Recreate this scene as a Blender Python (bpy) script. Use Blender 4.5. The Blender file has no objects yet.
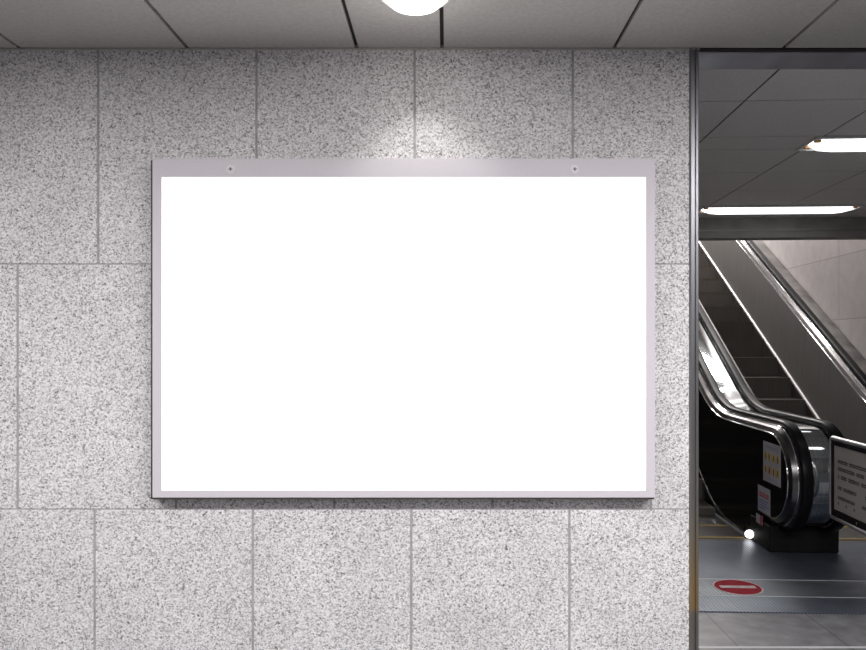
import bpy, bmesh, math, random
from mathutils import Vector, Matrix
random.seed(4)
C = bpy.context.scene.collection
PI = math.pi
F = 740.0                      # focal length in pixels of an 866 px wide frame
EYE = 1.6; CEIL = 2.903; WALL = 3.25
YAW = -math.radians(2.6)
ORG = Vector((2.765, 6.1, 0))  # centre of the balustrade shared by both escalators, at the comb line

# ------------------------------------------------------------------ materials
def mat(name, col, rough=.5, metal=0., spec=.5, emit=None, estr=0.):
    m = bpy.data.materials.new(name); m.use_nodes = True
    b = m.node_tree.nodes['Principled BSDF']
    b.inputs['Base Color'].default_value = (*col, 1)
    b.inputs['Roughness'].default_value = rough
    b.inputs['Metallic'].default_value = metal
    b.inputs['Specular IOR Level'].default_value = spec
    if emit:
        b.inputs['Emission Color'].default_value = (*emit, 1)
        b.inputs['Emission Strength'].default_value = estr
    return m
def nt(m): return m.node_tree, m.node_tree.nodes, m.node_tree.links, m.node_tree.nodes['Principled BSDF']
def ramp(N, stops, interp='LINEAR'):
    r = N.new('ShaderNodeValToRGB'); cr = r.color_ramp; cr.interpolation = interp
    while len(cr.elements) < len(stops): cr.elements.new(.5)
    for e, (p, c) in zip(cr.elements, stops):
        e.position = p; e.color = (c, c, c, 1) if not isinstance(c, tuple) else (*c, 1)
    return r
def noise_tint(m, c0, c1, scale=3., detail=4., stretch=None, lo=.35, hi=.65, bump=0.):
    t, N, L, b = nt(m)
    tc = N.new('ShaderNodeTexCoord'); mp = N.new('ShaderNodeMapping')
    if stretch: mp.inputs['Scale'].default_value = stretch
    no = N.new('ShaderNodeTexNoise'); no.inputs['Scale'].default_value = scale; no.inputs['Detail'].default_value = detail
    r = ramp(N, [(lo, c0), (hi, c1)])
    L.new(tc.outputs['Object'], mp.inputs['Vector']); L.new(mp.outputs[0], no.inputs['Vector'])
    L.new(no.outputs['Fac'], r.inputs[0]); L.new(r.outputs[0], b.inputs['Base Color'])
    if bump:
        bp = N.new('ShaderNodeBump'); bp.inputs['Strength'].default_value = bump; bp.inputs['Distance'].default_value = .002
        L.new(no.outputs['Fac'], bp.inputs['Height']); L.new(bp.outputs[0], b.inputs['Normal'])
    return m
def granite(name, tint=(1, 1, 1), gain=1.):
    m = mat(name, (.5, .5, .5), .62, 0, .25); t, N, L, b = nt(m)
    tc = N.new('ShaderNodeTexCoord')
    def vor(scale, stops):
        v = N.new('ShaderNodeTexVoronoi'); v.inputs['Scale'].default_value = scale
        L.new(tc.outputs['Object'], v.inputs['Vector'])
        s = N.new('ShaderNodeSeparateColor'); L.new(v.outputs['Color'], s.inputs[0])
        r = ramp(N, [(p, tuple(c * k for k in tint)) for p, c in stops], 'CONSTANT'); L.new(s.outputs[0], r.inputs[0])
        return r
    a = vor(190, [(0, .05), (.09, .27), (.27, .59), (.64, .80)])
    c = vor(138, [(0, .14), (.09, .44), (.30, .64), (.72, .76)])
    n = N.new('ShaderNodeTexNoise'); n.inputs['Scale'].default_value = 3.2; n.inputs['Detail'].default_value = 4
    L.new(tc.outputs['Object'], n.inputs['Vector'])
    mx = N.new('ShaderNodeMix'); mx.data_type = 'RGBA'; mx.inputs[0].default_value = .42
    L.new(a.outputs[0], mx.inputs[6]); L.new(c.outputs[0], mx.inputs[7])
    r = ramp(N, [(.3, .90 * gain), (.7, 1.04 * gain)]); L.new(n.outputs['Fac'], r.inputs[0])
    ml = N.new('ShaderNodeMix'); ml.data_type = 'RGBA'; ml.blend_type = 'MULTIPLY'; ml.inputs[0].default_value = 1
    L.new(mx.outputs[2], ml.inputs[6]); L.new(r.outputs[0], ml.inputs[7]); L.new(ml.outputs[2], b.inputs['Base Color'])
    return m

M = {}
M['granite'] = granite('granite', (1.0, .975, .985), 1.08)
M['grout'] = noise_tint(mat('grout', (.3, .3, .3), .9), .30, .40, 30)
M['ceil_tile'] = noise_tint(mat('ceiling_tile', (.5, .48, .45), .8, 0, .2), (.44, .42, .40), (.50, .48, .455), 60, 3)
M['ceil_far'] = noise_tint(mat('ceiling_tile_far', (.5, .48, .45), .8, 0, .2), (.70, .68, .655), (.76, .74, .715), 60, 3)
M['dark_gap'] = mat('ceiling_gap', (.035, .03, .027), .9)
M['gap_grey'] = mat('ceiling_hairline', (.05, .045, .042), .9)
M['frame'] = noise_tint(mat('anodised_frame', (.6, .57, .6), .5, 0.), (.60, .566, .603), (.62, .586, .623), 2, 2, (60, 1, 60))
M['screen'] = mat('lit_blank_panel', (.9, .9, .9), .5, 0, .1, (1, 1, 1), 1.0)
M['shadow_edge'] = mat('brown_shadow_edge', (.05, .038, .036), .6)
M['screw'] = mat('pale_screw', (.68, .66, .67), .45, .1)
M['screw_slot'] = mat('screw_slot', (.12, .11, .11), .6)
M['steel'] = noise_tint(mat('brushed_steel', (.4, .4, .4), .32, .9), (.30, .30, .31), (.44, .44, .45), 8, 3, (1, 1, 12))
M['steel_dark'] = noise_tint(mat('steel_header', (.2, .2, .23), .28, .9), (.30, .30, .36), (.55, .55, .63), 2.2, 3, (1.6, .2, 1))
M['chrome'] = mat('chrome', (.62, .62, .64), .12, 1.)
M['chrome_soft'] = noise_tint(mat('satin_chrome', (.6, .6, .61), .06, 1.), (.48, .55, .56), (.68, .68, .69), 6, 3, (14, 1, 1))
M['balu_steel'] = noise_tint(mat('balustrade_steel', (.3, .29, .28), .45, .4), (.265, .255, .25), (.30, .29, .28), 4, 2, (1, 7, .5))
M['black_gloss'] = mat('black_gloss', (.003, .003, .004), .2, 0, .07)
M['rubber'] = mat('black_rubber', (.006, .006, .007), .32, 0, .14)
M['plinth'] = noise_tint(mat('plinth', (.02, .02, .02), .55, 0, .15), (.008, .008, .009), (.014, .0135, .014), 9)
M['step'] = mat('step_metal', (.13, .118, .105), .5, .2)
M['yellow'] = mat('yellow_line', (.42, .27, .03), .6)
M['yellow_dim'] = mat('dim_yellow_line', (.13, .105, .06), .6)
M['lamp'] = mat('fluorescent_diffuser', (.9, .9, .9), .4, 0, .3, (.98, .99, 1.0), 2.3)
M['downlight'] = mat('downlight_lens', (.9, .9, .9), .4, 0, .3, (1, .985, .95), 3.0)
M['orange'] = mat('lamp_socket', (.75, .42, .17), .5)
M['white_metal'] = mat('white_enamel', (.7, .7, .68), .4)
M['comb_oval'] = mat('comb_oval', (.9, .9, .9), .3, 0, .4, (.97, .96, 1), 3.5)
M['red'] = noise_tint(mat('red_paint', (.4, .02, .04), .7, 0, .08), (.30, .012, .028), (.40, .02, .04), 24)
M['white_paint'] = noise_tint(mat('worn_white_paint', (.6, .55, .55), .6), (.46, .38, .38), (.68, .60, .60), 30)
M['sticker'] = mat('sticker_white', (.52, .51, .56), .6)
M['sticker_y'] = mat('sticker_yellow', (.72, .52, .04), .6)
M['sticker_k'] = mat('sticker_black', (.03, .03, .03), .6)
M['sticker_r'] = mat('sticker_red', (.55, .10, .14), .6)
M['sticker_b'] = mat('sticker_blue', (.20, .22, .48), .6)
M['sticker_p'] = mat('sticker_pale', (.42, .42, .48), .6)
M['sheet'] = noise_tint(mat('notice_sheet', (.5, .48, .45), .6), (.40, .385, .36), (.45, .43, .40), 3)
M['ink'] = mat('notice_ink', (.10, .095, .09), .7)
M['lintel'] = noise_tint(mat('lintel', (.1, .1, .1), .7), (.22, .215, .205), (.27, .265, .25), 5)
M['skirt'] = mat('skirt_dark', (.085, .078, .07), .5, .1)
M['trim_dark'] = mat('rail_trim_steel', (.13, .125, .125), .26, 1.)
M['deck_dull'] = noise_tint(mat('dull_deck', (.2, .19, .185), .38, .9), (.15, .14, .135), (.26, .25, .24), 5)
M['satin'] = mat('satin_tube', (.80, .80, .81), .40, 1.)
M['bright_edge'] = mat('bright_steel_edge', (.80, .78, .76), .4, .35)
M['threshold'] = mat('threshold_strip', (.62, .62, .64), .5, .1)
M['shaft'] = mat('shaft_plaster', (.35, .34, .33), .8)

# right wall of the shaft: grey stone courses, with faint joints
def panels(name, c0, c1, joint, bw, rh, mortar=.006, rough=.35, metal=0., loc=(0, 0, 0), swap=True):
    m = mat(name, c0, rough, metal, .5); t, N, L, b = nt(m)
    tc = N.new('ShaderNodeTexCoord'); sp = N.new('ShaderNodeSeparateXYZ'); cb = N.new('ShaderNodeCombineXYZ')
    L.new(tc.outputs['Object'], sp.inputs[0])
    L.new(sp.outputs[1 if swap else 0], cb.inputs[0]); L.new(sp.outputs[2 if swap else 1], cb.inputs[1])
    mp = N.new('ShaderNodeMapping'); mp.inputs['Location'].default_value = loc; L.new(cb.outputs[0], mp.inputs[0])
    br = N.new('ShaderNodeTexBrick'); br.offset = 0; br.inputs['Scale'].default_value = 1
    br.inputs['Brick Width'].default_value = bw; br.inputs['Row Height'].default_value = rh
    br.inputs['Mortar Size'].default_value = mortar; br.inputs['Mortar Smooth'].default_value = 0
    br.inputs['Color1'].default_value = (1, 1, 1, 1); br.inputs['Color2'].default_value = (.9, .9, .9, 1)
    br.inputs['Mortar'].default_value = (joint, joint, joint, 1)
    L.new(mp.outputs[0], br.inputs['Vector'])
    no = N.new('ShaderNodeTexNoise'); no.inputs['Scale'].default_value = 9; no.inputs['Detail'].default_value = 6
    L.new(tc.outputs['Object'], no.inputs['Vector'])
    r = ramp(N, [(.3, c0), (.7, c1)]); L.new(no.outputs['Fac'], r.inputs[0])
    ml = N.new('ShaderNodeMix'); ml.data_type = 'RGBA'; ml.blend_type = 'MULTIPLY'; ml.inputs[0].default_value = 1
    L.new(r.outputs[0], ml.inputs[6]); L.new(br.outputs['Color'], ml.inputs[7]); L.new(ml.outputs[2], b.inputs['Base Color'])
    return m
M['shaft_wall'] = panels('shaft_wall', (.56, .53, .525), (.64, .61, .605), .62, 2.4, .72, .005, .38, .0, (0, -.45, 0))
M['floor'] = panels('floor_stone', (.14, .14, .149), (.27, .27, .283), .5, .59, .595, .005, .38, 0, (-.37, -.345, 0), False)

# landing plate: fine ribs running towards the escalator
def ribbed(name, dark, light, pitch=.021):
    m = mat(name, dark, .34, .45); t, N, L, b = nt(m)
    tc = N.new('ShaderNodeTexCoord'); wv = N.new('ShaderNodeTexWave')
    wv.wave_type = 'BANDS'; wv.bands_direction = 'X'; wv.inputs['Scale'].default_value = 2 * PI / pitch / 20
    L.new(tc.outputs['Object'], wv.inputs['Vector'])
    r = ramp(N, [(.25, dark), (.75, light)]); L.new(wv.outputs['Fac'], r.inputs[0])
    no = N.new('ShaderNodeTexNoise'); no.inputs['Scale'].default_value = 5; L.new(tc.outputs['Object'], no.inputs['Vector'])
    r2 = ramp(N, [(.3, .75), (.7, 1.1)]); L.new(no.outputs['Fac'], r2.inputs[0])
    ml = N.new('ShaderNodeMix'); ml.data_type = 'RGBA'; ml.blend_type = 'MULTIPLY'; ml.inputs[0].default_value = 1
    L.new(r.outputs[0], ml.inputs[6]); L.new(r2.outputs[0], ml.inputs[7]); L.new(ml.outputs[2], b.inputs['Base Color'])
    bp = N.new('ShaderNodeBump'); bp.inputs['Strength'].default_value = .35; bp.inputs['Distance'].default_value = .004
    L.new(wv.outputs['Fac'], bp.inputs['Height']); L.new(bp.outputs[0], b.inputs['Normal'])
    return m
M['ribs'] = ribbed('ribbed_landing', (.075, .088, .120), (.165, .19, .245))
M['ribs_light'] = ribbed('ribbed_landing_pale', (.11, .122, .145), (.215, .235, .27))
M['tread'] = ribbed('ribbed_tread', (.05, .047, .044), (.11, .105, .098), .018)
# steel guide at the end of the wall: tan reflection painted in low down
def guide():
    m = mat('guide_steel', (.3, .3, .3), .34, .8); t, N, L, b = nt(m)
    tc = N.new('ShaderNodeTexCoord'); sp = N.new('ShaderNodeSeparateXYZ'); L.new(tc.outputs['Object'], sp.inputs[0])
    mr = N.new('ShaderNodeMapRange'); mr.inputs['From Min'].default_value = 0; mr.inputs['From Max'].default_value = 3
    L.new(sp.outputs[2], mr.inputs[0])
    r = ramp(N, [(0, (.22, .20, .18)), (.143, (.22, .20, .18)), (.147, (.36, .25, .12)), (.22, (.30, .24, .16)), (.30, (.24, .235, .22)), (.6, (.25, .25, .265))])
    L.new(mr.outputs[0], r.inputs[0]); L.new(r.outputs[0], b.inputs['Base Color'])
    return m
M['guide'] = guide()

# ------------------------------------------------------------------ mesh helpers
def box(bm, x0, x1, y0, y1, z0, z1):
    v = [bm.verts.new(p) for p in ((x0,y0,z0),(x1,y0,z0),(x1,y1,z0),(x0,y1,z0),(x0,y0,z1),(x1,y0,z1),(x1,y1,z1),(x0,y1,z1))]
    for f in ((0,3,2,1),(4,5,6,7),(0,1,5,4),(1,2,6,5),(2,3,7,6),(3,0,4,7)): bm.faces.new([v[i] for i in f])
    return v
def bbox_bm(*a, bevel=0, seg=2):
    bm = bmesh.new(); box(bm, *a)
    if bevel: bmesh.ops.bevel(bm, geom=bm.edges[:], offset=bevel, segments=seg, profile=.5, affect='EDGES')
    return bm
def link(name, bm, m, parent=None, smooth=False):
    bmesh.ops.recalc_face_normals(bm, faces=bm.faces[:])
    me = bpy.data.meshes.new(name); bm.to_mesh(me); bm.free()
    for mm in (m if isinstance(m, (list, tuple)) else [m]): me.materials.append(mm)
    if smooth:
        for p in me.polygons: p.use_smooth = True
        me.set_sharp_from_angle(angle=math.radians(35))
    o = bpy.data.objects.new(name, me); C.objects.link(o)
    if parent: o.parent = parent
    return o
def thing(name, label, cat, loc=(0, 0, 0), rz=0, group=None):
    o = bpy.data.objects.new(name, None); C.objects.link(o); o.empty_display_size = .1
    o.location = loc; o.rotation_euler = (0, 0, rz); o['label'] = label; o['category'] = cat
    if group: o['group'] = group
    return o
def struct(name, bm, m, loc=(0, 0, 0), rz=0):
    o = link(name, bm, m); o.location = loc; o.rotation_euler = (0, 0, rz); o['kind'] = 'structure'
    return o
def sweep(bm, path, prof, close=True, caps=True):
    """path: (s,z) points; prof: (u,n) points, n along the path's upper normal. x=u, y=s, z=z"""
    rings = []
    for i, (s, z) in enumerate(path):
        a = path[max(i-1, 0)]; b = path[min(i+1, len(path)-1)]
        t = Vector((b[0]-a[0], b[1]-a[1])).normalized(); n = Vector((-t.y, t.x))
        rings.append([bm.verts.new((u, s + n.x*k, z + n.y*k)) for u, k in prof])
    m = len(prof)
    for r0, r1 in zip(rings, rings[1:]):
        for j in range(m if close else m-1):
            bm.faces.new((r0[j], r0[(j+1) % m], r1[(j+1) % m], r1[j]))
    if caps and close:
        bm.faces.new(rings[0]); bm.faces.new(list(reversed(rings[-1])))
    return bm
def rounded(u0, u1, n0, n1, r, k=4):
    out = []
    for cx, cy, a0 in ((u1-r, n1-r, 0), (u0+r, n1-r, 90), (u0+r, n0+r, 180), (u1-r, n0+r, 270)):
        for i in range(k+1):
            a = math.radians(a0 + 90*i/k); out.append((cx + r*math.cos(a), cy + r*math.sin(a)))
    return out
def disc(bm, c, r, axis='y', seg=28, h=.004):
    mt = {'y': Matrix.Rotation(PI/2, 4, 'X'), 'z': Matrix(), 'x': Matrix.Rotation(PI/2, 4, 'Y')}[axis]
    bmesh.ops.create_cone(bm, cap_ends=True, segments=seg, radius1=r, radius2=r, depth=h, matrix=Matrix.Translation(c) @ mt)
def tube(bm, pts, r, seg=12):
    rings = []
    for i, p in enumerate(pts):
        p = Vector(p); a = Vector(pts[max(i-1, 0)]); b = Vector(pts[min(i+1, len(pts)-1)])
        t = (b-a).normalized(); up = Vector((1, 0, 0)) if abs(t.x) < .9 else Vector((0, 1, 0))
        x = t.cross(up).normalized(); y = t.cross(x)
        rings.append([bm.verts.new(p + r*(math.cos(2*PI*j/seg)*x + math.sin(2*PI*j/seg)*y)) for j in range(seg)])
    for r0, r1 in zip(rings, rings[1:]):
        for j in range(seg): bm.faces.new((r0[j], r0[(j+1) % seg], r1[(j+1) % seg], r1[j]))
    bm.faces.new(rings[0]); bm.faces.new(list(reversed(rings[-1])))
    return bm
def wx(px): return (px-446)/F*WALL           # photo column / row to metres on the stone wall
def wz(py): return EYE + (345-py)/F*WALL

# ------------------------------------------------------------------ stone wall
g = .0047
rows = [(wz(752), wz(509.3)), (wz(509.3), wz(264)), (wz(264), CEIL - .003)]
rows.insert(0, (0, rows[0][0]))
offs = [wx(18), wx(94.5), wx(17.5), wx(98)]
pitch = 158.3/F*WALL
bm = bmesh.new(); XR = 1.068
for (z0, z1), o in zip(rows, offs):
    k = -7
    while True:
        x0 = o + k*pitch; x1 = x0 + pitch; k += 1
        if x1 < -5: continue
        if x0 > XR - .03: break
        gx = g*1.15
        vs = box(bm, max(x0, -5.2) + gx, min(x1, XR + gx) - gx, WALL, WALL + .03, z0 + g*.55 if z0 > 0 else 0, z1 - g*.55)
bmesh.ops.bevel(bm, geom=[e for e in bm.edges], offset=.0012, segments=1, affect='EDGES')
o = struct('wall_back', bm, M['granite'])
# bed behind the slabs, flush grout
bm = bbox_bm(-5.2, XR, WALL + .0025, WALL + .2, 0, CEIL + .02)
w = link('mortar_bed', bm, M['grout'], o)
struct('trim_1', bbox_bm(-5.2, XR + .045, WALL - .006, WALL + .0, CEIL - .008, CEIL - .002), M['ceil_tile'])

# steel shutter guide closing the wall's end (U profile, two ribs)
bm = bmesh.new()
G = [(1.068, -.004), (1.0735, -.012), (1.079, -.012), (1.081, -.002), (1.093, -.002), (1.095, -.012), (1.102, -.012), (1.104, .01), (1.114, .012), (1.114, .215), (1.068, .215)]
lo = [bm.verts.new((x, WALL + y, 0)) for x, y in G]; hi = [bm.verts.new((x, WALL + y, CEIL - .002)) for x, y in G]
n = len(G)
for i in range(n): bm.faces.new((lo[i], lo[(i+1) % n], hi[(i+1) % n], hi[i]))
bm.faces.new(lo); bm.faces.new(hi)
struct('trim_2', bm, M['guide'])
# shutter slot header along the ceiling of the opening
bm = bbox_bm(1.068, 6.6, WALL + .016, WALL + .215, CEIL - .012, CEIL + .03)
struct('trim_3', bm, M['steel_dark'])
bm = bbox_bm(1.068, 6.6, WALL + .0, WALL + .0155, CEIL - .008, CEIL + .03)
struct('trim_4', bm, M['dark_gap'])

# ------------------------------------------------------------------ ceilings
bm = bmesh.new()
xs = [-5.58, -4.84, -4.1, -3.355, -2.61, wx(20), wx(187.5), wx(357), wx(442), wx(614), wx(783), 2.225, 2.97, 3.715, 4.46, 5.2, 5.95, 6.7]
ys = [-3.6, -2.1, -.6, .9, 2.4, WALL]
for x0, x1 in zip(xs, xs[1:]):
    for y0, y1 in zip(ys, ys[1:]):
        box(bm, x0 + .008, x1 - .008, y0 + .003, y1 - (.003 if y1 < WALL else .006), CEIL, CEIL + .02)
near = struct('ceiling', bm, M['ceil_tile'])
link('ceiling_void', bbox_bm(-5.58, 6.7, -3.6, WALL, CEIL + .015, CEIL + .06), M['dark_gap'], near)

us = [-1.07 + .735*k for k in range(-1, 6)]
ss = [-3.6, -2.885, -2.195, -1.5, -1.195, -.53, .14, .82, 1.13, 1.497]
U0, U1 = -1.6, 1.6
us = [U0] + [u for u in us if U0 < u < 3] + [3.4]
bm = bmesh.new()
for i, (x0, x1) in enumerate(zip(us, us[1:])):
    for y0, y1 in zip(ss, ss[1:]):
        box(bm, x0 + (.0055 if i else 0), x1 - .0055, y0 + .006, y1 - .006, CEIL + .001, CEIL + .02)
R = Matrix.Rotation(YAW, 4, 'Z')
def clip(bm, yw):    # keep only what lies beyond the world plane y = yw
    co = R.inverted() @ (Vector((0, yw, 0)) - ORG); no = R.inverted() @ Vector((0, 1, 0))
    bmesh.ops.bisect_plane(bm, geom=bm.verts[:] + bm.edges[:] + bm.faces[:], plane_co=co, plane_no=no, clear_inner=True)
clip(bm, WALL + .21)
far = struct('ceiling', bm, M['ceil_far'], ORG, YAW)
bm = bbox_bm(U0, 3.4, -3.6, 1.499, CEIL + .004, CEIL + .06); clip(bm, WALL + .21)
link('ceiling_void', bm, M['gap_grey'], far)
# lintel closing the ceiling where the escalator shaft opens
struct('trim_5', bbox_bm(U0, 3.4, 1.50, 1.70, 2.70, 6.2), M['lintel'], ORG, YAW)
struct('trim_6', bbox_bm(U0, 3.4, 1.488, 1.4998, 2.770, 2.784), M['balu_steel'], ORG, YAW)

# ------------------------------------------------------------------ floor and shaft walls
bm = bmesh.new(); v = [bm.verts.new(p) for p in ((-5.2, -3.6, 0), (6.6, -3.6, 0), (6.6, 6.6, 0), (-5.2, 6.6, 0))]; bm.faces.new(v)
co = R @ Vector((0, -.1, 0)) + ORG
bmesh.ops.bisect_plane(bm, geom=bm.verts[:] + bm.edges[:] + bm.faces[:], plane_co=co, plane_no=R @ Vector((0, 1, 0)), clear_outer=True)
struct('floor', bm, M['floor'])
struct('wall_right', bbox_bm(U1, U1 + .15, 1.705, 11, 0, 6.2), M['shaft_wall'], ORG, YAW)
struct('wall_front', bbox_bm(U1 + .15, 3.4, 1.705, 1.85, 0, 2.7), M['shaft_wall'], ORG, YAW)
struct('wall_side', bbox_bm(3.4, 3.55, -2.9, 1.85, 0, CEIL), M['shaft_wall'], ORG, YAW)
struct('wall_left', bbox_bm(U0 - .15, U0, -2.4, 11, 0, 6.2), M['shaft_wall'], ORG, YAW)
struct('wall_far', bbox_bm(U0 - .15, U1 + .15, 11, 11.15, 0, 6.2), M['shaft'], ORG, YAW)
struct('ceiling', bbox_bm(U0, U1, 1.70, 11, 6.15, 6.3), M['shaft'], ORG, YAW)
struct('trim_7', bbox_bm(1.2, 6, 3.905, 3.925, -.003, .002), M['threshold'])

# ------------------------------------------------------------------ light board on the wall
X0, X1, Z0, Z1 = wx(152.5), wx(655), wz(497.5), wz(158.5)
D = .07
bx0, bx1, bz0, bz1 = X0*.9785, X1*.9785, EYE + (Z0-EYE)*.9785, EYE + (Z1-EYE)*.9785
ix0, ix1 = wx(161.5)*.9785, wx(646)*.9785; iz0, iz1 = EYE + (wz(490.5)-EYE)*.9785, EYE + (wz(177)-EYE)*.9785
yf = WALL - D
board = thing('advertising_board', 'large blank white lit advertising board with pale metal frame on granite wall', 'advertising board', ((bx0+bx1)/2, WALL, bz0))
def local(bm): bmesh.ops.translate(bm, verts=bm.verts[:], vec=-board.location); return bm
bm = bmesh.new()
box(bm, bx0, bx1, yf, WALL - .001, iz1, bz1)
box(bm, bx0, bx1, yf, WALL - .001, bz0, iz0)
box(bm, bx0, ix0, yf, WALL - .001, iz0, iz1)
box(bm, ix1, bx1, yf, WALL - .001, iz0, iz1)
bmesh.ops.remove_doubles(bm, verts=bm.verts[:], dist=.00001)
link('frame', local(bm), M['frame'], board)
link('display_panel', local(bbox_bm(ix0, ix1, yf + .003, yf + .02, iz0, iz1)), M['screen'], board)
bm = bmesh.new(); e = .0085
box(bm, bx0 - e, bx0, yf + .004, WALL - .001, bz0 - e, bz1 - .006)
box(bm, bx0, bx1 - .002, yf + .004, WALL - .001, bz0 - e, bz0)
link('edge_shadow', local(bm), M['shadow_edge'], board)  # dark strips standing in for the board's drop shadow, left and bottom
for px in (231, 574.5):
    c = Vector((wx(px)*.9785, yf, EYE + (wz(169.5)-EYE)*.9785))
    bm = bmesh.new(); disc(bm, c + Vector((0, -.002, 0)), .019, 'y', 32, .004); disc(bm, c + Vector((0, -.006, 0)), .014, 'y', 32, .005)
    s = link('screw', local(bm), M['screw'], board)
    bm = bmesh.new(); box(bm, c.x-.008, c.x+.008, yf-.0095, yf-.0075, c.z-.0022, c.z+.0022); box(bm, c.x-.0022, c.x+.0022, yf-.0096, yf-.0075, c.z-.008, c.z+.008)
    link('cross_slot', local(bm), M['screw_slot'], s)

# ------------------------------------------------------------------ downlight over the board
dl = thing('downlight', 'round glowing recessed downlight in ceiling panel above the board', 'light', (-.115, 2.74, CEIL))
bm = bmesh.new()
for j in range(40):
    a0, a1 = 2*PI*j/40, 2*PI*(j+1)/40
    q = [bm.verts.new((r*math.cos(a), r*math.sin(a), z)) for a, r, z in ((a0, .15, -.001), (a1, .15, -.001), (a1, .128, -.012), (a0, .128, -.012))]
    bm.faces.new(q)
    q = [bm.verts.new((r*math.cos(a), r*math.sin(a), z)) for a, r, z in ((a0, .128, -.012), (a1, .128, -.012), (a1, .118, -.003), (a0, .118, -.003))]
    bm.faces.new(q)
bmesh.ops.remove_doubles(bm, verts=bm.verts[:], dist=.0001)
link('trim_ring', bm, M['white_metal'], dl, True)
bm = bmesh.new(); rings = []
for a in (0, 20, 40, 60, 78):
    a = math.radians(a); rings.append([bm.verts.new((.118*math.cos(a)*math.cos(t*PI/20), .118*math.cos(a)*math.sin(t*PI/20), -.004 - .060*math.sin(a))) for t in range(40)])
for r0, r1 in zip(rings, rings[1:]):
    for j in range(40): bm.faces.new((r0[j], r0[(j+1) % 40], r1[(j+1) % 40], r1[j]))
bm.faces.new(rings[-1]); bm.faces.new(rings[0])
link('lens', bm, M['downlight'], dl, True)

# ------------------------------------------------------------------ fluorescent fittings
def fitting(sc, label):
    t = thing('ceiling_light', label, 'light', ORG + R @ Vector((.348, sc, CEIL)), YAW, 'fluorescent fittings before the escalators')
    L2, W2 = .735, .15
    bm = bmesh.new()
    box(bm, -L2, L2, -W2, -W2 + .014, -.014, 0); box(bm, -L2, L2, W2 - .014, W2, -.014, 0)
    box(bm, -L2, -L2 + .012, -W2, W2, -.014, 0); box(bm, L2 - .012, L2, -W2, W2, -.014, 0)
    link('housing', bm, M['white_metal'], t)
    bm = bmesh.new()                                  # bulged diffuser with narrowed ends
    cols = []
    for x, wd, dp in ((-L2 + .03, .25, .3), (-L2 + .12, 1, .8), (-L2 + .2, 1, 1), (L2 - .2, 1, 1), (L2 - .12, 1, .8), (L2 - .03, .25, .3)):
        cols.append([bm.verts.new((x, (W2 - .022)*wd*math.cos(PI*k/10), -.004 - .045*dp*math.sin(PI*k/10))) for k in range(11)])
    for a, b in zip(cols, cols[1:]):
        for k in range(10): bm.faces.new((a[k], a[k+1], b[k+1], b[k]))
    bm.faces.new(cols[0]); bm.faces.new(cols[-1])
    link('diffuser', bm, M['lamp'], t, True)
    for sx in (-1, 1):
        x = sx*(L2 - .045)
        for sy in (-.075, .075):
            link('lamp_socket', bbox_bm(x - .02, x + .02, sy - .014, sy + .014, -.018, -.002, bevel=.005), M['orange'], t)
    return t
fitting(-1.345, 'nearer bright fluorescent ceiling fitting, cut by the right picture edge')
fitting(.975, 'farther long fluorescent ceiling fitting just before the escalator shaft lintel')

# ------------------------------------------------------------------ escalators
INC = math.tan(math.radians(30)); T = .4; RR = T/math.tan(math.radians(15)); END = 9.6
def rise(s, pi_=.9):
    a = s - (pi_ - T)
    if a <= 0: return 0.
    if a <= RR*.5: return RR - math.sqrt(RR*RR - a*a)
    return (s - pi_)*INC
NC, NZ, NR = -.42, .60, .40
def rail_path(start_deg=-95, s_end=END, off=0.):
    pts = []
    if start_deg == -95: pts.append((NC + .10, NZ - NR - off))
    k = 22
    for i in range(k+1):
        a = math.radians(270 - 180*i/k)
        pts.append((NC + (NR + off)*math.cos(a), NZ + (NR + off)*math.sin(a)))
    for i in range(1, 5): pts.append((NC + i*.22, NZ + NR + off))
    s = .59 + off*.0
    for i in range(1, 13):
        th = math.radians(30*i/12); rr = RR - off
        pts.append((.59 + rr*math.sin(th), NZ + NR + off + rr*(1 - math.cos(th))))
    s0, z0 = pts[-1]
    pts.append((s_end, z0 + (s_end - s0)*INC))
    return pts
RAIL = rail_path()
def handrail(u, par):
    bm = bmesh.new(); sweep(bm, RAIL, rounded(u - .0425, u + .0425, -.024, .022, .02, 4))
    return link('handrail', bm, M['rubber'], par, True)
def side_panel(uf, side, m, par):
    """inner facing; uf = face position, side = -1 if it faces -u"""
    top = [p for p in rail_path(0, off=-.072)]
    bot = [(END, rise(END) - .35)]
    s = 8.8
    while s > .0: bot.append((s, max(0.008, rise(s) - .35))); s -= .4
    bot += [(-.05, .008), (-.30, .008), (-.30, top[0][1])]
    poly = bot + top
    bm = bmesh.new(); t = .02*(-side)
    f0 = [bm.verts.new((uf, a, b)) for a, b in poly]; f1 = [bm.verts.new((uf + t, a, b)) for a, b in poly]
    bm.faces.new(f0); bm.faces.new(list(reversed(f1)))
    for i in range(len(poly)): bm.faces.new((f0[i], f0[(i+1) % len(poly)], f1[(i+1) % len(poly)], f1[i]))
    bmesh.ops.triangulate(bm, faces=[f for f in bm.faces if len(f.verts) > 4])
    return link('balustrade_panel', bm, m, par)
def rail_trim(u_face, u_rail, par, m):
    lo, hi = (u_face, -.074), (u_rail, -.022)
    bm = bmesh.new(); sweep(bm, RAIL, [lo, (lo[0]*.70 + hi[0]*.30, -.038), hi, (hi[0], -.05), (hi[0]*.7 + lo[0]*.3, -.085)])
    o = link('rail_trim', bm, m, par, True)
    sg = 1 if u_rail > u_face else -1
    bm = bmesh.new(); sweep(bm, RAIL, [(u_face + .006*math.cos(a*PI/4), -.078 + .006*math.sin(a*PI/4)) for a in range(8)])
    sweep(bm, RAIL, [(u_rail - sg*.006 + .005*math.cos(a*PI/4), -.022 + .005*math.sin(a*PI/4)) for a in range(8)])
    link('edge_bead', bm, M['chrome'], o, True)
    return o
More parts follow.
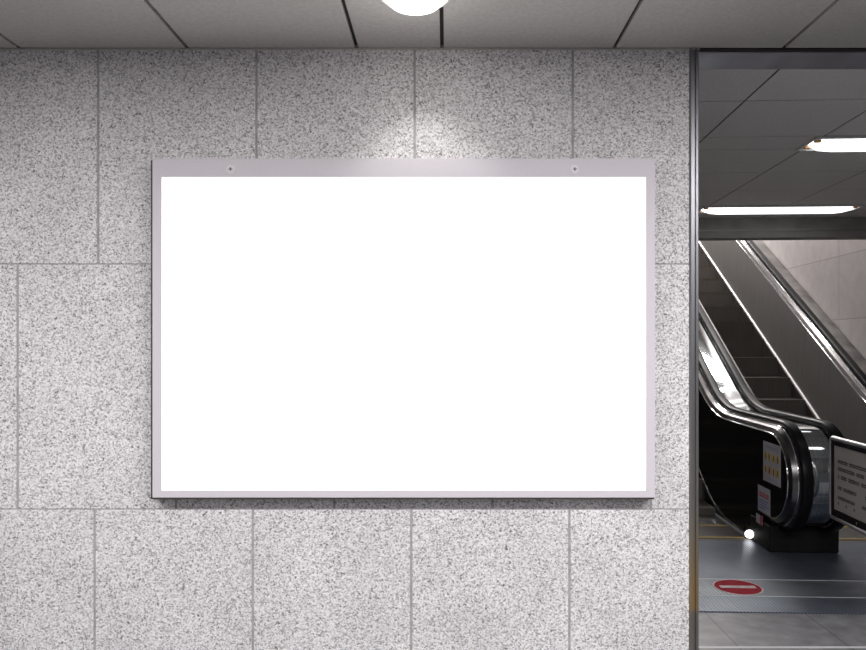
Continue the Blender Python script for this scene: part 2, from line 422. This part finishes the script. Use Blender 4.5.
def skirt_trim(u, side, par, m, h=.035, w=.014):
    path = [(s*.1, rise(s*.1) + .012) for s in range(0, 20)] + [(END, rise(END) + .012)]
    bm = bmesh.new(); sweep(bm, path, [(u, 0), (u + side*w, 0), (u + side*w, h*.7), (u + side*w*.3, h), (u, h)])
    return link('skirt_trim', bm, m, par)
def skirt(u, par):
    path = [(s*.1, rise(s*.1)) for s in range(0, 20)] + [(END, rise(END))]
    bm = bmesh.new(); sweep(bm, path[3:], [(u, .012), (u - .004, .012), (u - .004, -.30), (u, -.30)])
    return link('skirt_panel', bm, M['skirt'], par)
def deck(u0, u1, par, m=None, n=-.022):
    k = 6; prof = [(u0 + (u1-u0)*i/k, n + .003*math.sin(PI*i/k)) for i in range(k+1)]
    prof += [(u1, n - .05), (u0, n - .05)]
    bm = bmesh.new(); sweep(bm, RAIL, prof)
    return link('deck_cover', bm, m or M['chrome_soft'], par, True)
def steps(u0, u1, par, proto):
    for k in range(21):
        s = .04 + .41*k; z = -.004 + rise(s + .08)
        if k == 0 and proto is None:
            bm = bmesh.new(); w2 = (u1-u0)/2
            box(bm, -w2, w2, .004, .40, -.02, 0)
            st = link('step', bm, M['tread'])
            bm = bmesh.new(); box(bm, -w2, w2, .002, .028, -.24, -.001)
            for j in range(34):
                x = -w2 + .02 + j*(2*w2 - .04)/33
                box(bm, x - .006, x + .006, -.004, .002, -.235, -.012)
            rs = link('riser', bm, M['step'], st)
            yl = link('edge_line', bbox_bm(-w2 + .02, w2 - .02, -.0045, .024, -.006, .0015), M['yellow'], st)
            yl['label'] = 'yellow edge line'
            proto = st
        else:
            st = proto.copy(); C.objects.link(st)
            for ch in proto.children:
                c = ch.copy(); C.objects.link(c); c.parent = st
        st.parent = par; st.location = ((u0+u1)/2, s, z)
    return proto

# left escalator ------------------------------------------------------------
le = thing('escalator', 'left escalator with glossy black side panel, stickers and red no-entry floor mark', 'escalator', ORG, YAW, 'escalators side by side')
re = thing('escalator', 'right escalator with dark steps climbing beside grey steel side panel and wall', 'escalator', ORG, YAW, 'escalators side by side')
PF = .25
side_panel(-PF, -1, M['black_gloss'], le)['label'] = 'glossy black side panel'
rail_trim(-PF, -.19, le, M['trim_dark']); handrail(-.1425, le)
skirt_trim(-PF, -1, le, M['chrome_soft'], .022, .008)
deck(-.098, .098, le)['label'] = 'shiny steel deck between the handrails'
bm = bbox_bm(-.262, .262, -.43, -.02, .0078, .205, bevel=.008); link('plinth', bm, M['plinth'], le)
# far side of the left escalator
side_panel(-1.286, 1, M['balu_steel'], le); rail_trim(-1.286, -1.345, le, M['chrome']); handrail(-1.3925, le)
skirt_trim(-1.286, 1, le, M['chrome_soft']); deck(-1.595, -1.437, le)
# small emissive oval at the skirt's end
bm = bmesh.new(); bmesh.ops.create_uvsphere(bm, u_segments=24, v_segments=12, radius=1)
bmesh.ops.scale(bm, verts=bm.verts[:], vec=(.03, .078, .034)); bmesh.ops.rotate(bm, verts=bm.verts[:], matrix=Matrix.Rotation(math.radians(-14), 3, 'X'))
bmesh.ops.translate(bm, verts=bm.verts[:], vec=(-.268, -.03, .046))
o = link('comb_oval', bm, M['comb_oval'], le, True); o['label'] = 'small bright oval'
bm = bmesh.new(); box(bm, -.262, -.249, -.10, .10, .004, .10); link('oval_backplate', bm, M['plinth'], o)

def plate(name, s0, s1, z0, z1, m, par, u=-.2515, lab=None):
    o = link(name, bbox_bm(u, u + .0012, s0, s1, z0, z1), m, par)
    if lab: o['label'] = lab
    return o
st = plate('caution_sticker', -.615, -.275, .537, .847, M['sticker'], le, lab='white caution sticker with eight yellow pictograms')
# in the side view from the stairs: left edge of a sticker is at high s
def sx(s0, s1, f): return s1 + (s0 - s1)*f          # f = 0 at the left as seen
for f0, f1 in ((.16, .86),):
    bm = bmesh.new(); box(bm, -.2524, -.2512, sx(-.615, -.275, f1), sx(-.615, -.275, f0), .802, .818); link('heading_line', bm, M['sticker_p'], st)
for f0, f1 in ((.2, .5), (.55, .8)):
    bm = bmesh.new(); box(bm, -.2524, -.2512, sx(-.615, -.275, f1), sx(-.615, -.275, f0), .565, .575); link('text_line', bm, M['sticker_p'], st)
for r_, zc in enumerate((.735, .632)):
    for k in range(4):
        sc = sx(-.615, -.275, .15 + .235*k)
        bm = bmesh.new(); q = [(-.028, 0), (0, -.043), (.028, 0), (0, .043)]
        a = [bm.verts.new((-.2526, sc + y, zc + z)) for y, z in q]; b = [bm.verts.new((-.2512, sc + y, zc + z)) for y, z in q]
        bm.faces.new(a); bm.faces.new(b)
        for i in range(4): bm.faces.new((a[i], a[(i+1) % 4], b[(i+1) % 4], b[i]))
        # little dark figure on each diamond, all different
        fb = len(bm.faces)
        dx = (-.004, .005, -.002, .004)[k]; tilt = (.006, -.006, .010, -.003)[k] * (1 if r_ else -1)
        box(bm, -.2534, -.2525, sc + dx - .006, sc + dx + .006, zc + .012, zc + .024)
        box(bm, -.2534, -.2525, sc + dx - .008 + tilt*.4, sc + dx + .008 + tilt*.4, zc - .012, zc + .010)
        box(bm, -.2534, -.2525, sc + dx - .010 + tilt, sc + dx - .003 + tilt, zc - .028, zc - .012)
        box(bm, -.2534, -.2525, sc + dx + .003 - tilt, sc + dx + .010 - tilt, zc - .026, zc - .012)
        bm.faces.ensure_lookup_table()
        for f in bm.faces[fb:]: f.material_index = 1
        link('pictogram', bm, [M['sticker_y'] if (r_, k) != (1, 1) else mat('sticker_orange', (.70, .30, .04), .6), M['sticker_k']], st)
s2 = plate('notice_sticker', -.415, -.165, .277, .482, M['sticker'], le, lab='white notice sticker with red heading and blue lines')
bm = bmesh.new()
for f0, f1, z in ((.12, .32, .425), (.36, .62, .425), (.66, .9, .425), (.12, .5, .405), (.54, .9, .405)):
    box(bm, -.2524, -.2512, sx(-.415, -.165, f1), sx(-.415, -.165, f0), z - .006, z + .008)
link('red_text', bm, M['sticker_r'], s2)
bm = bmesh.new()
for z, w in ((.372, .8), (.352, .7), (.330, .85), (.310, .55)):
    box(bm, -.2524, -.2512, sx(-.415, -.165, .1 + w*.9), sx(-.415, -.165, .12), z - .004, z + .004)
link('blue_text', bm, M['sticker_b'], s2)
s3 = plate('small_sticker', -.295, -.16, .178, .252, M['sticker'], le, -.2645, 'small white and red sticker')
link('red_half', bbox_bm(-.2655, -.2642, -.295, -.245, .178, .252), M['sticker_r'], s3)
proto = steps(-1.27, -.266, le, None)

# right escalator -----------------------------------------------------------
side_panel(PF, 1, M['balu_steel'], re); rail_trim(PF, .19, re, M['chrome']); handrail(.1425, re)
skirt_trim(PF, 1, re, M['chrome_soft'])
p = side_panel(1.286, -1, M['balu_steel'], re); p['label'] = 'grey steel side panel'
rail_trim(1.286, 1.347, re, M['trim_dark']); handrail(1.3925, re)
skirt_trim(1.286, -1, re, M['bright_edge'], .034, .018); skirt(1.285, re)
deck(1.437, 1.597, re, M['deck_dull'])
bm = bbox_bm(1.27, 1.59, -.43, -.02, .0078, .205, bevel=.008); link('plinth', bm, M['plinth'], re)
bm = bbox_bm(-1.59, -1.27, -.43, -.02, .0078, .205, bevel=.008); link('plinth', bm, M['plinth'], le)
steps(.266, 1.27, re, proto)
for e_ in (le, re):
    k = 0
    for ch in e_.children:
        if ch.name.startswith('step') and ch.location.y > .7:  # darker edge lines on the higher steps
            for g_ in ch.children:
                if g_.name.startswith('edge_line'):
                    g_.data = g_.data.copy(); g_.data.materials.clear(); g_.data.materials.append(M['yellow_dim']); g_['label'] = 'faint edge line'

# landing plate --------------------------------------------------------------
lp = thing('landing_plate', 'dark ribbed metal landing plate with red no-entry mark before the escalators', 'floor plate', ORG, YAW)
UL, UR = -1.585, 1.585
for s0, s1, m in ((-1.72, -1.443, 'ribs'), (-1.437, -1.103, 'ribs_light'), (-1.097, -.10, 'ribs')):
    link('ribbed_panel', bbox_bm(UL, UR, s0, s1, .0, .006), M[m], lp)
link('joint_strip', bbox_bm(UL, UR, -1.443, -1.437, .0, .0075), M['threshold'], lp)
link('joint_strip', bbox_bm(UL, UR, -1.103, -1.097, .0, .0075), M['threshold'], lp)
for u0, u1 in ((-1.27, -.266), (.266, 1.27)):
    bm = bmesh.new(); box(bm, u0, u1, -.10, -.06, -.02, .007)
    k = 50
    for j in range(k):
        x = u0 + (j + .5)*(u1 - u0)/k; box(bm, x - .004, x + .004, -.06, .03, -.02, .0)
    link('comb', bm, M['step'], lp)
cu, cs = -.79, -1.272
bm = bmesh.new(); disc(bm, (cu, cs, .0075), .156, 'z', 56, .003)
ne = link('no_entry_mark', bm, M['white_paint'], lp); ne['label'] = 'round red no-entry mark with a white bar'
bm = bmesh.new(); disc(bm, (cu, cs, .0083), .146, 'z', 56, .003); link('red_disc', bm, M['red'], ne)
link('white_bar', bbox_bm(cu - .115, cu + .115, cs - .023, cs + .023, .008, .0108), M['white_paint'], ne)

# barrier with framed notice ---------------------------------------------------
br = thing('barrier_sign', 'framed grey notice board on a chrome barrier before the escalator newel', 'sign', ORG + R @ Vector((-.025, -1.55, .008)), YAW)
a0, a1, z0, z1, rr = -.66, .63, .395, .945, .035
pts = []
for cy, cz, s_ in ((a1 - rr, z1 - rr, 0), (a0 + rr, z1 - rr, 90), (a0 + rr, z0 + rr, 180), (a1 - rr, z0 + rr, 270)):
    for i in range(6):
        a = math.radians(s_ + 18*i); pts.append((0, cy + rr*math.cos(a), cz + rr*math.sin(a)))
pts.append(pts[0])
bm = bmesh.new(); tube(bm, pts + [pts[1]], .0165, 14); link('tube_frame', bm, M['satin'], br, True)
bm = bmesh.new(); f = .035
box(bm, -.012, .012, a0 + .022, a1 - .022, z1 - .045, z1 - .015); box(bm, -.012, .012, a0 + .022, a1 - .022, z0 + .015, z0 + .062)
box(bm, -.012, .012, a0 + .02, a0 + .055, z0 + .06, z1 - .04); box(bm, -.012, .012, a1 - .055, a1 - .02, z0 + .06, z1 - .04)
link('inner_frame', bm, M['plinth'], br)
for y in (-.5, -.25, 0, .25, .5):
    bm = bmesh.new(); disc(bm, (-.014, y, z0 + .038), .009, 'x', 16, .006); link('bolt', bm, M['chrome'], br)
sh = link('notice_sheet', bbox_bm(-.006, .006, a0 + .055, a1 - .055, z0 + .06, z1 - .044), M['sheet'], br)
sh['label'] = 'grey notice sheet with dark lines of text'
rnd = random.Random(7); bm = bmesh.new()
yl = a1 - .11
for z, segs, h in ((.795, [(0, .99)], 0.027), (.745, [(0, .99)], 0.027), (.690, [(0, .9)], 0.027), (.615, [(0, .25), (.34, .40), (.52, .60), (.66, .9)], 0.026), (.548, [(0, .22), (.30, .62)], 0.023), (.508, [(0, .03), (.10, .13), (.2, .23)], 0.019)):
    for f0, f1 in segs:
        y = yl - f0*1.06; ye = yl - f1*1.06
        while y - .018 > ye:
            wd = rnd.uniform(.016, .024); hh = h*rnd.uniform(.8, 1)
            box(bm, -.0072, -.0058, y - wd*.9, y, z - hh/2, z - hh*rnd.uniform(.02, .2)); box(bm, -.0072, -.0058, y - wd*.9, y, z + hh*rnd.uniform(-.02, .12), z + hh/2)
            box(bm, -.0073, -.0058, y - wd*.55, y - wd*.3, z - hh/2, z + hh/2)
            y -= wd + (.02 if rnd.random() < .10 else 0)
link('printed_text', bm, M['ink'], sh)
for y in (-.12, -.52):
    bm = bmesh.new(); tube(bm, [(0, y, .012), (0, y, z0 - .012)], .02, 14); link('post', bm, M['chrome'], br, True)
    bm = bmesh.new(); disc(bm, (0, y, .010), .07, 'z', 28, .02); link('foot', bm, M['chrome_soft'], br)

# ------------------------------------------------------------------ lights
def area(name, loc, size, energy, rot=(0, 0, 0), col=(1, 1, 1), spread=PI):
    l = bpy.data.lights.new(name, 'AREA'); l.shape = 'RECTANGLE'; l.size, l.size_y = size; l.energy = energy; l.color = col; l.spread = spread
    o = bpy.data.objects.new(name, l); C.objects.link(o); o.location = loc; o.rotation_euler = rot; return o
area('hall_strip', (1.55, .85, CEIL - .02), (2.6, .3), 150, col=(1, .975, .985))
area('hall_strip', (-2.1, .85, CEIL - .02), (2.8, .3), 122, col=(1, .975, .985))
area('hall_strip', (.9, -1.3, CEIL - .02), (6.0, .3), 45, col=(1, .975, .985))
area('hall_strip', (.9, -3.2, CEIL - .02), (6.0, .3), 40, col=(1, .975, .985))
area('side_fill_light', (.50, 4.9, 1.5), (1.3, 1.2), 46, (0, -PI/2 + .05, 0), (.90, .95, 1))  # added unseen light behind the wall, brightening the left of the landing plate
for sc in (4.1, 6.6):
    area('shaft_strip', ORG + R @ Vector((.5, sc, 5.85)), (2.2, .34), 115, (0, 0, YAW), (1, .95, .93))
area('upper_landing_lamp', ORG + R @ Vector((.3, 9.6, 5.95)), (2.4, 1.6), 420, (0, 0, YAW), (1, .95, .93))
sp = bpy.data.lights.new('downlight_beam', 'SPOT'); sp.energy = 9.5; sp.spot_size = math.radians(76); sp.spot_blend = .8; sp.shadow_soft_size = .03; sp.color = (1, .98, .95)
so = bpy.data.objects.new('downlight_beam', sp); C.objects.link(so); so.location = (-.10, 2.90, CEIL - .03)
so.rotation_euler = (math.radians(20), 0, math.radians(-2))
pl = bpy.data.lights.new('downlight_glow', 'POINT'); pl.energy = .75; pl.shadow_soft_size = .02; pl.color = (1, .985, .95)
po = bpy.data.objects.new('downlight_glow', pl); C.objects.link(po); po.location = (-.115, 2.74, CEIL - .095)
w = bpy.data.worlds.new('World'); bpy.context.scene.world = w; w.use_nodes = True
w.node_tree.nodes['Background'].inputs[0].default_value = (.95, .96, 1, 1); w.node_tree.nodes['Background'].inputs[1].default_value = .06

# ------------------------------------------------------------------ camera
cam = bpy.data.cameras.new('camera'); cam.sensor_width = 36; cam.lens = F/866*36
cam.shift_x = -(446-433)/866; cam.shift_y = (345-325)/866; cam.clip_start = .05
co_ = bpy.data.objects.new('camera', cam); C.objects.link(co_); co_.location = (0, 0, EYE); co_.rotation_euler = (PI/2, 0, 0)
bpy.context.scene.camera = co_
bpy.context.scene.view_settings.view_transform = 'Standard'
bpy.context.scene.view_settings.look = 'None'
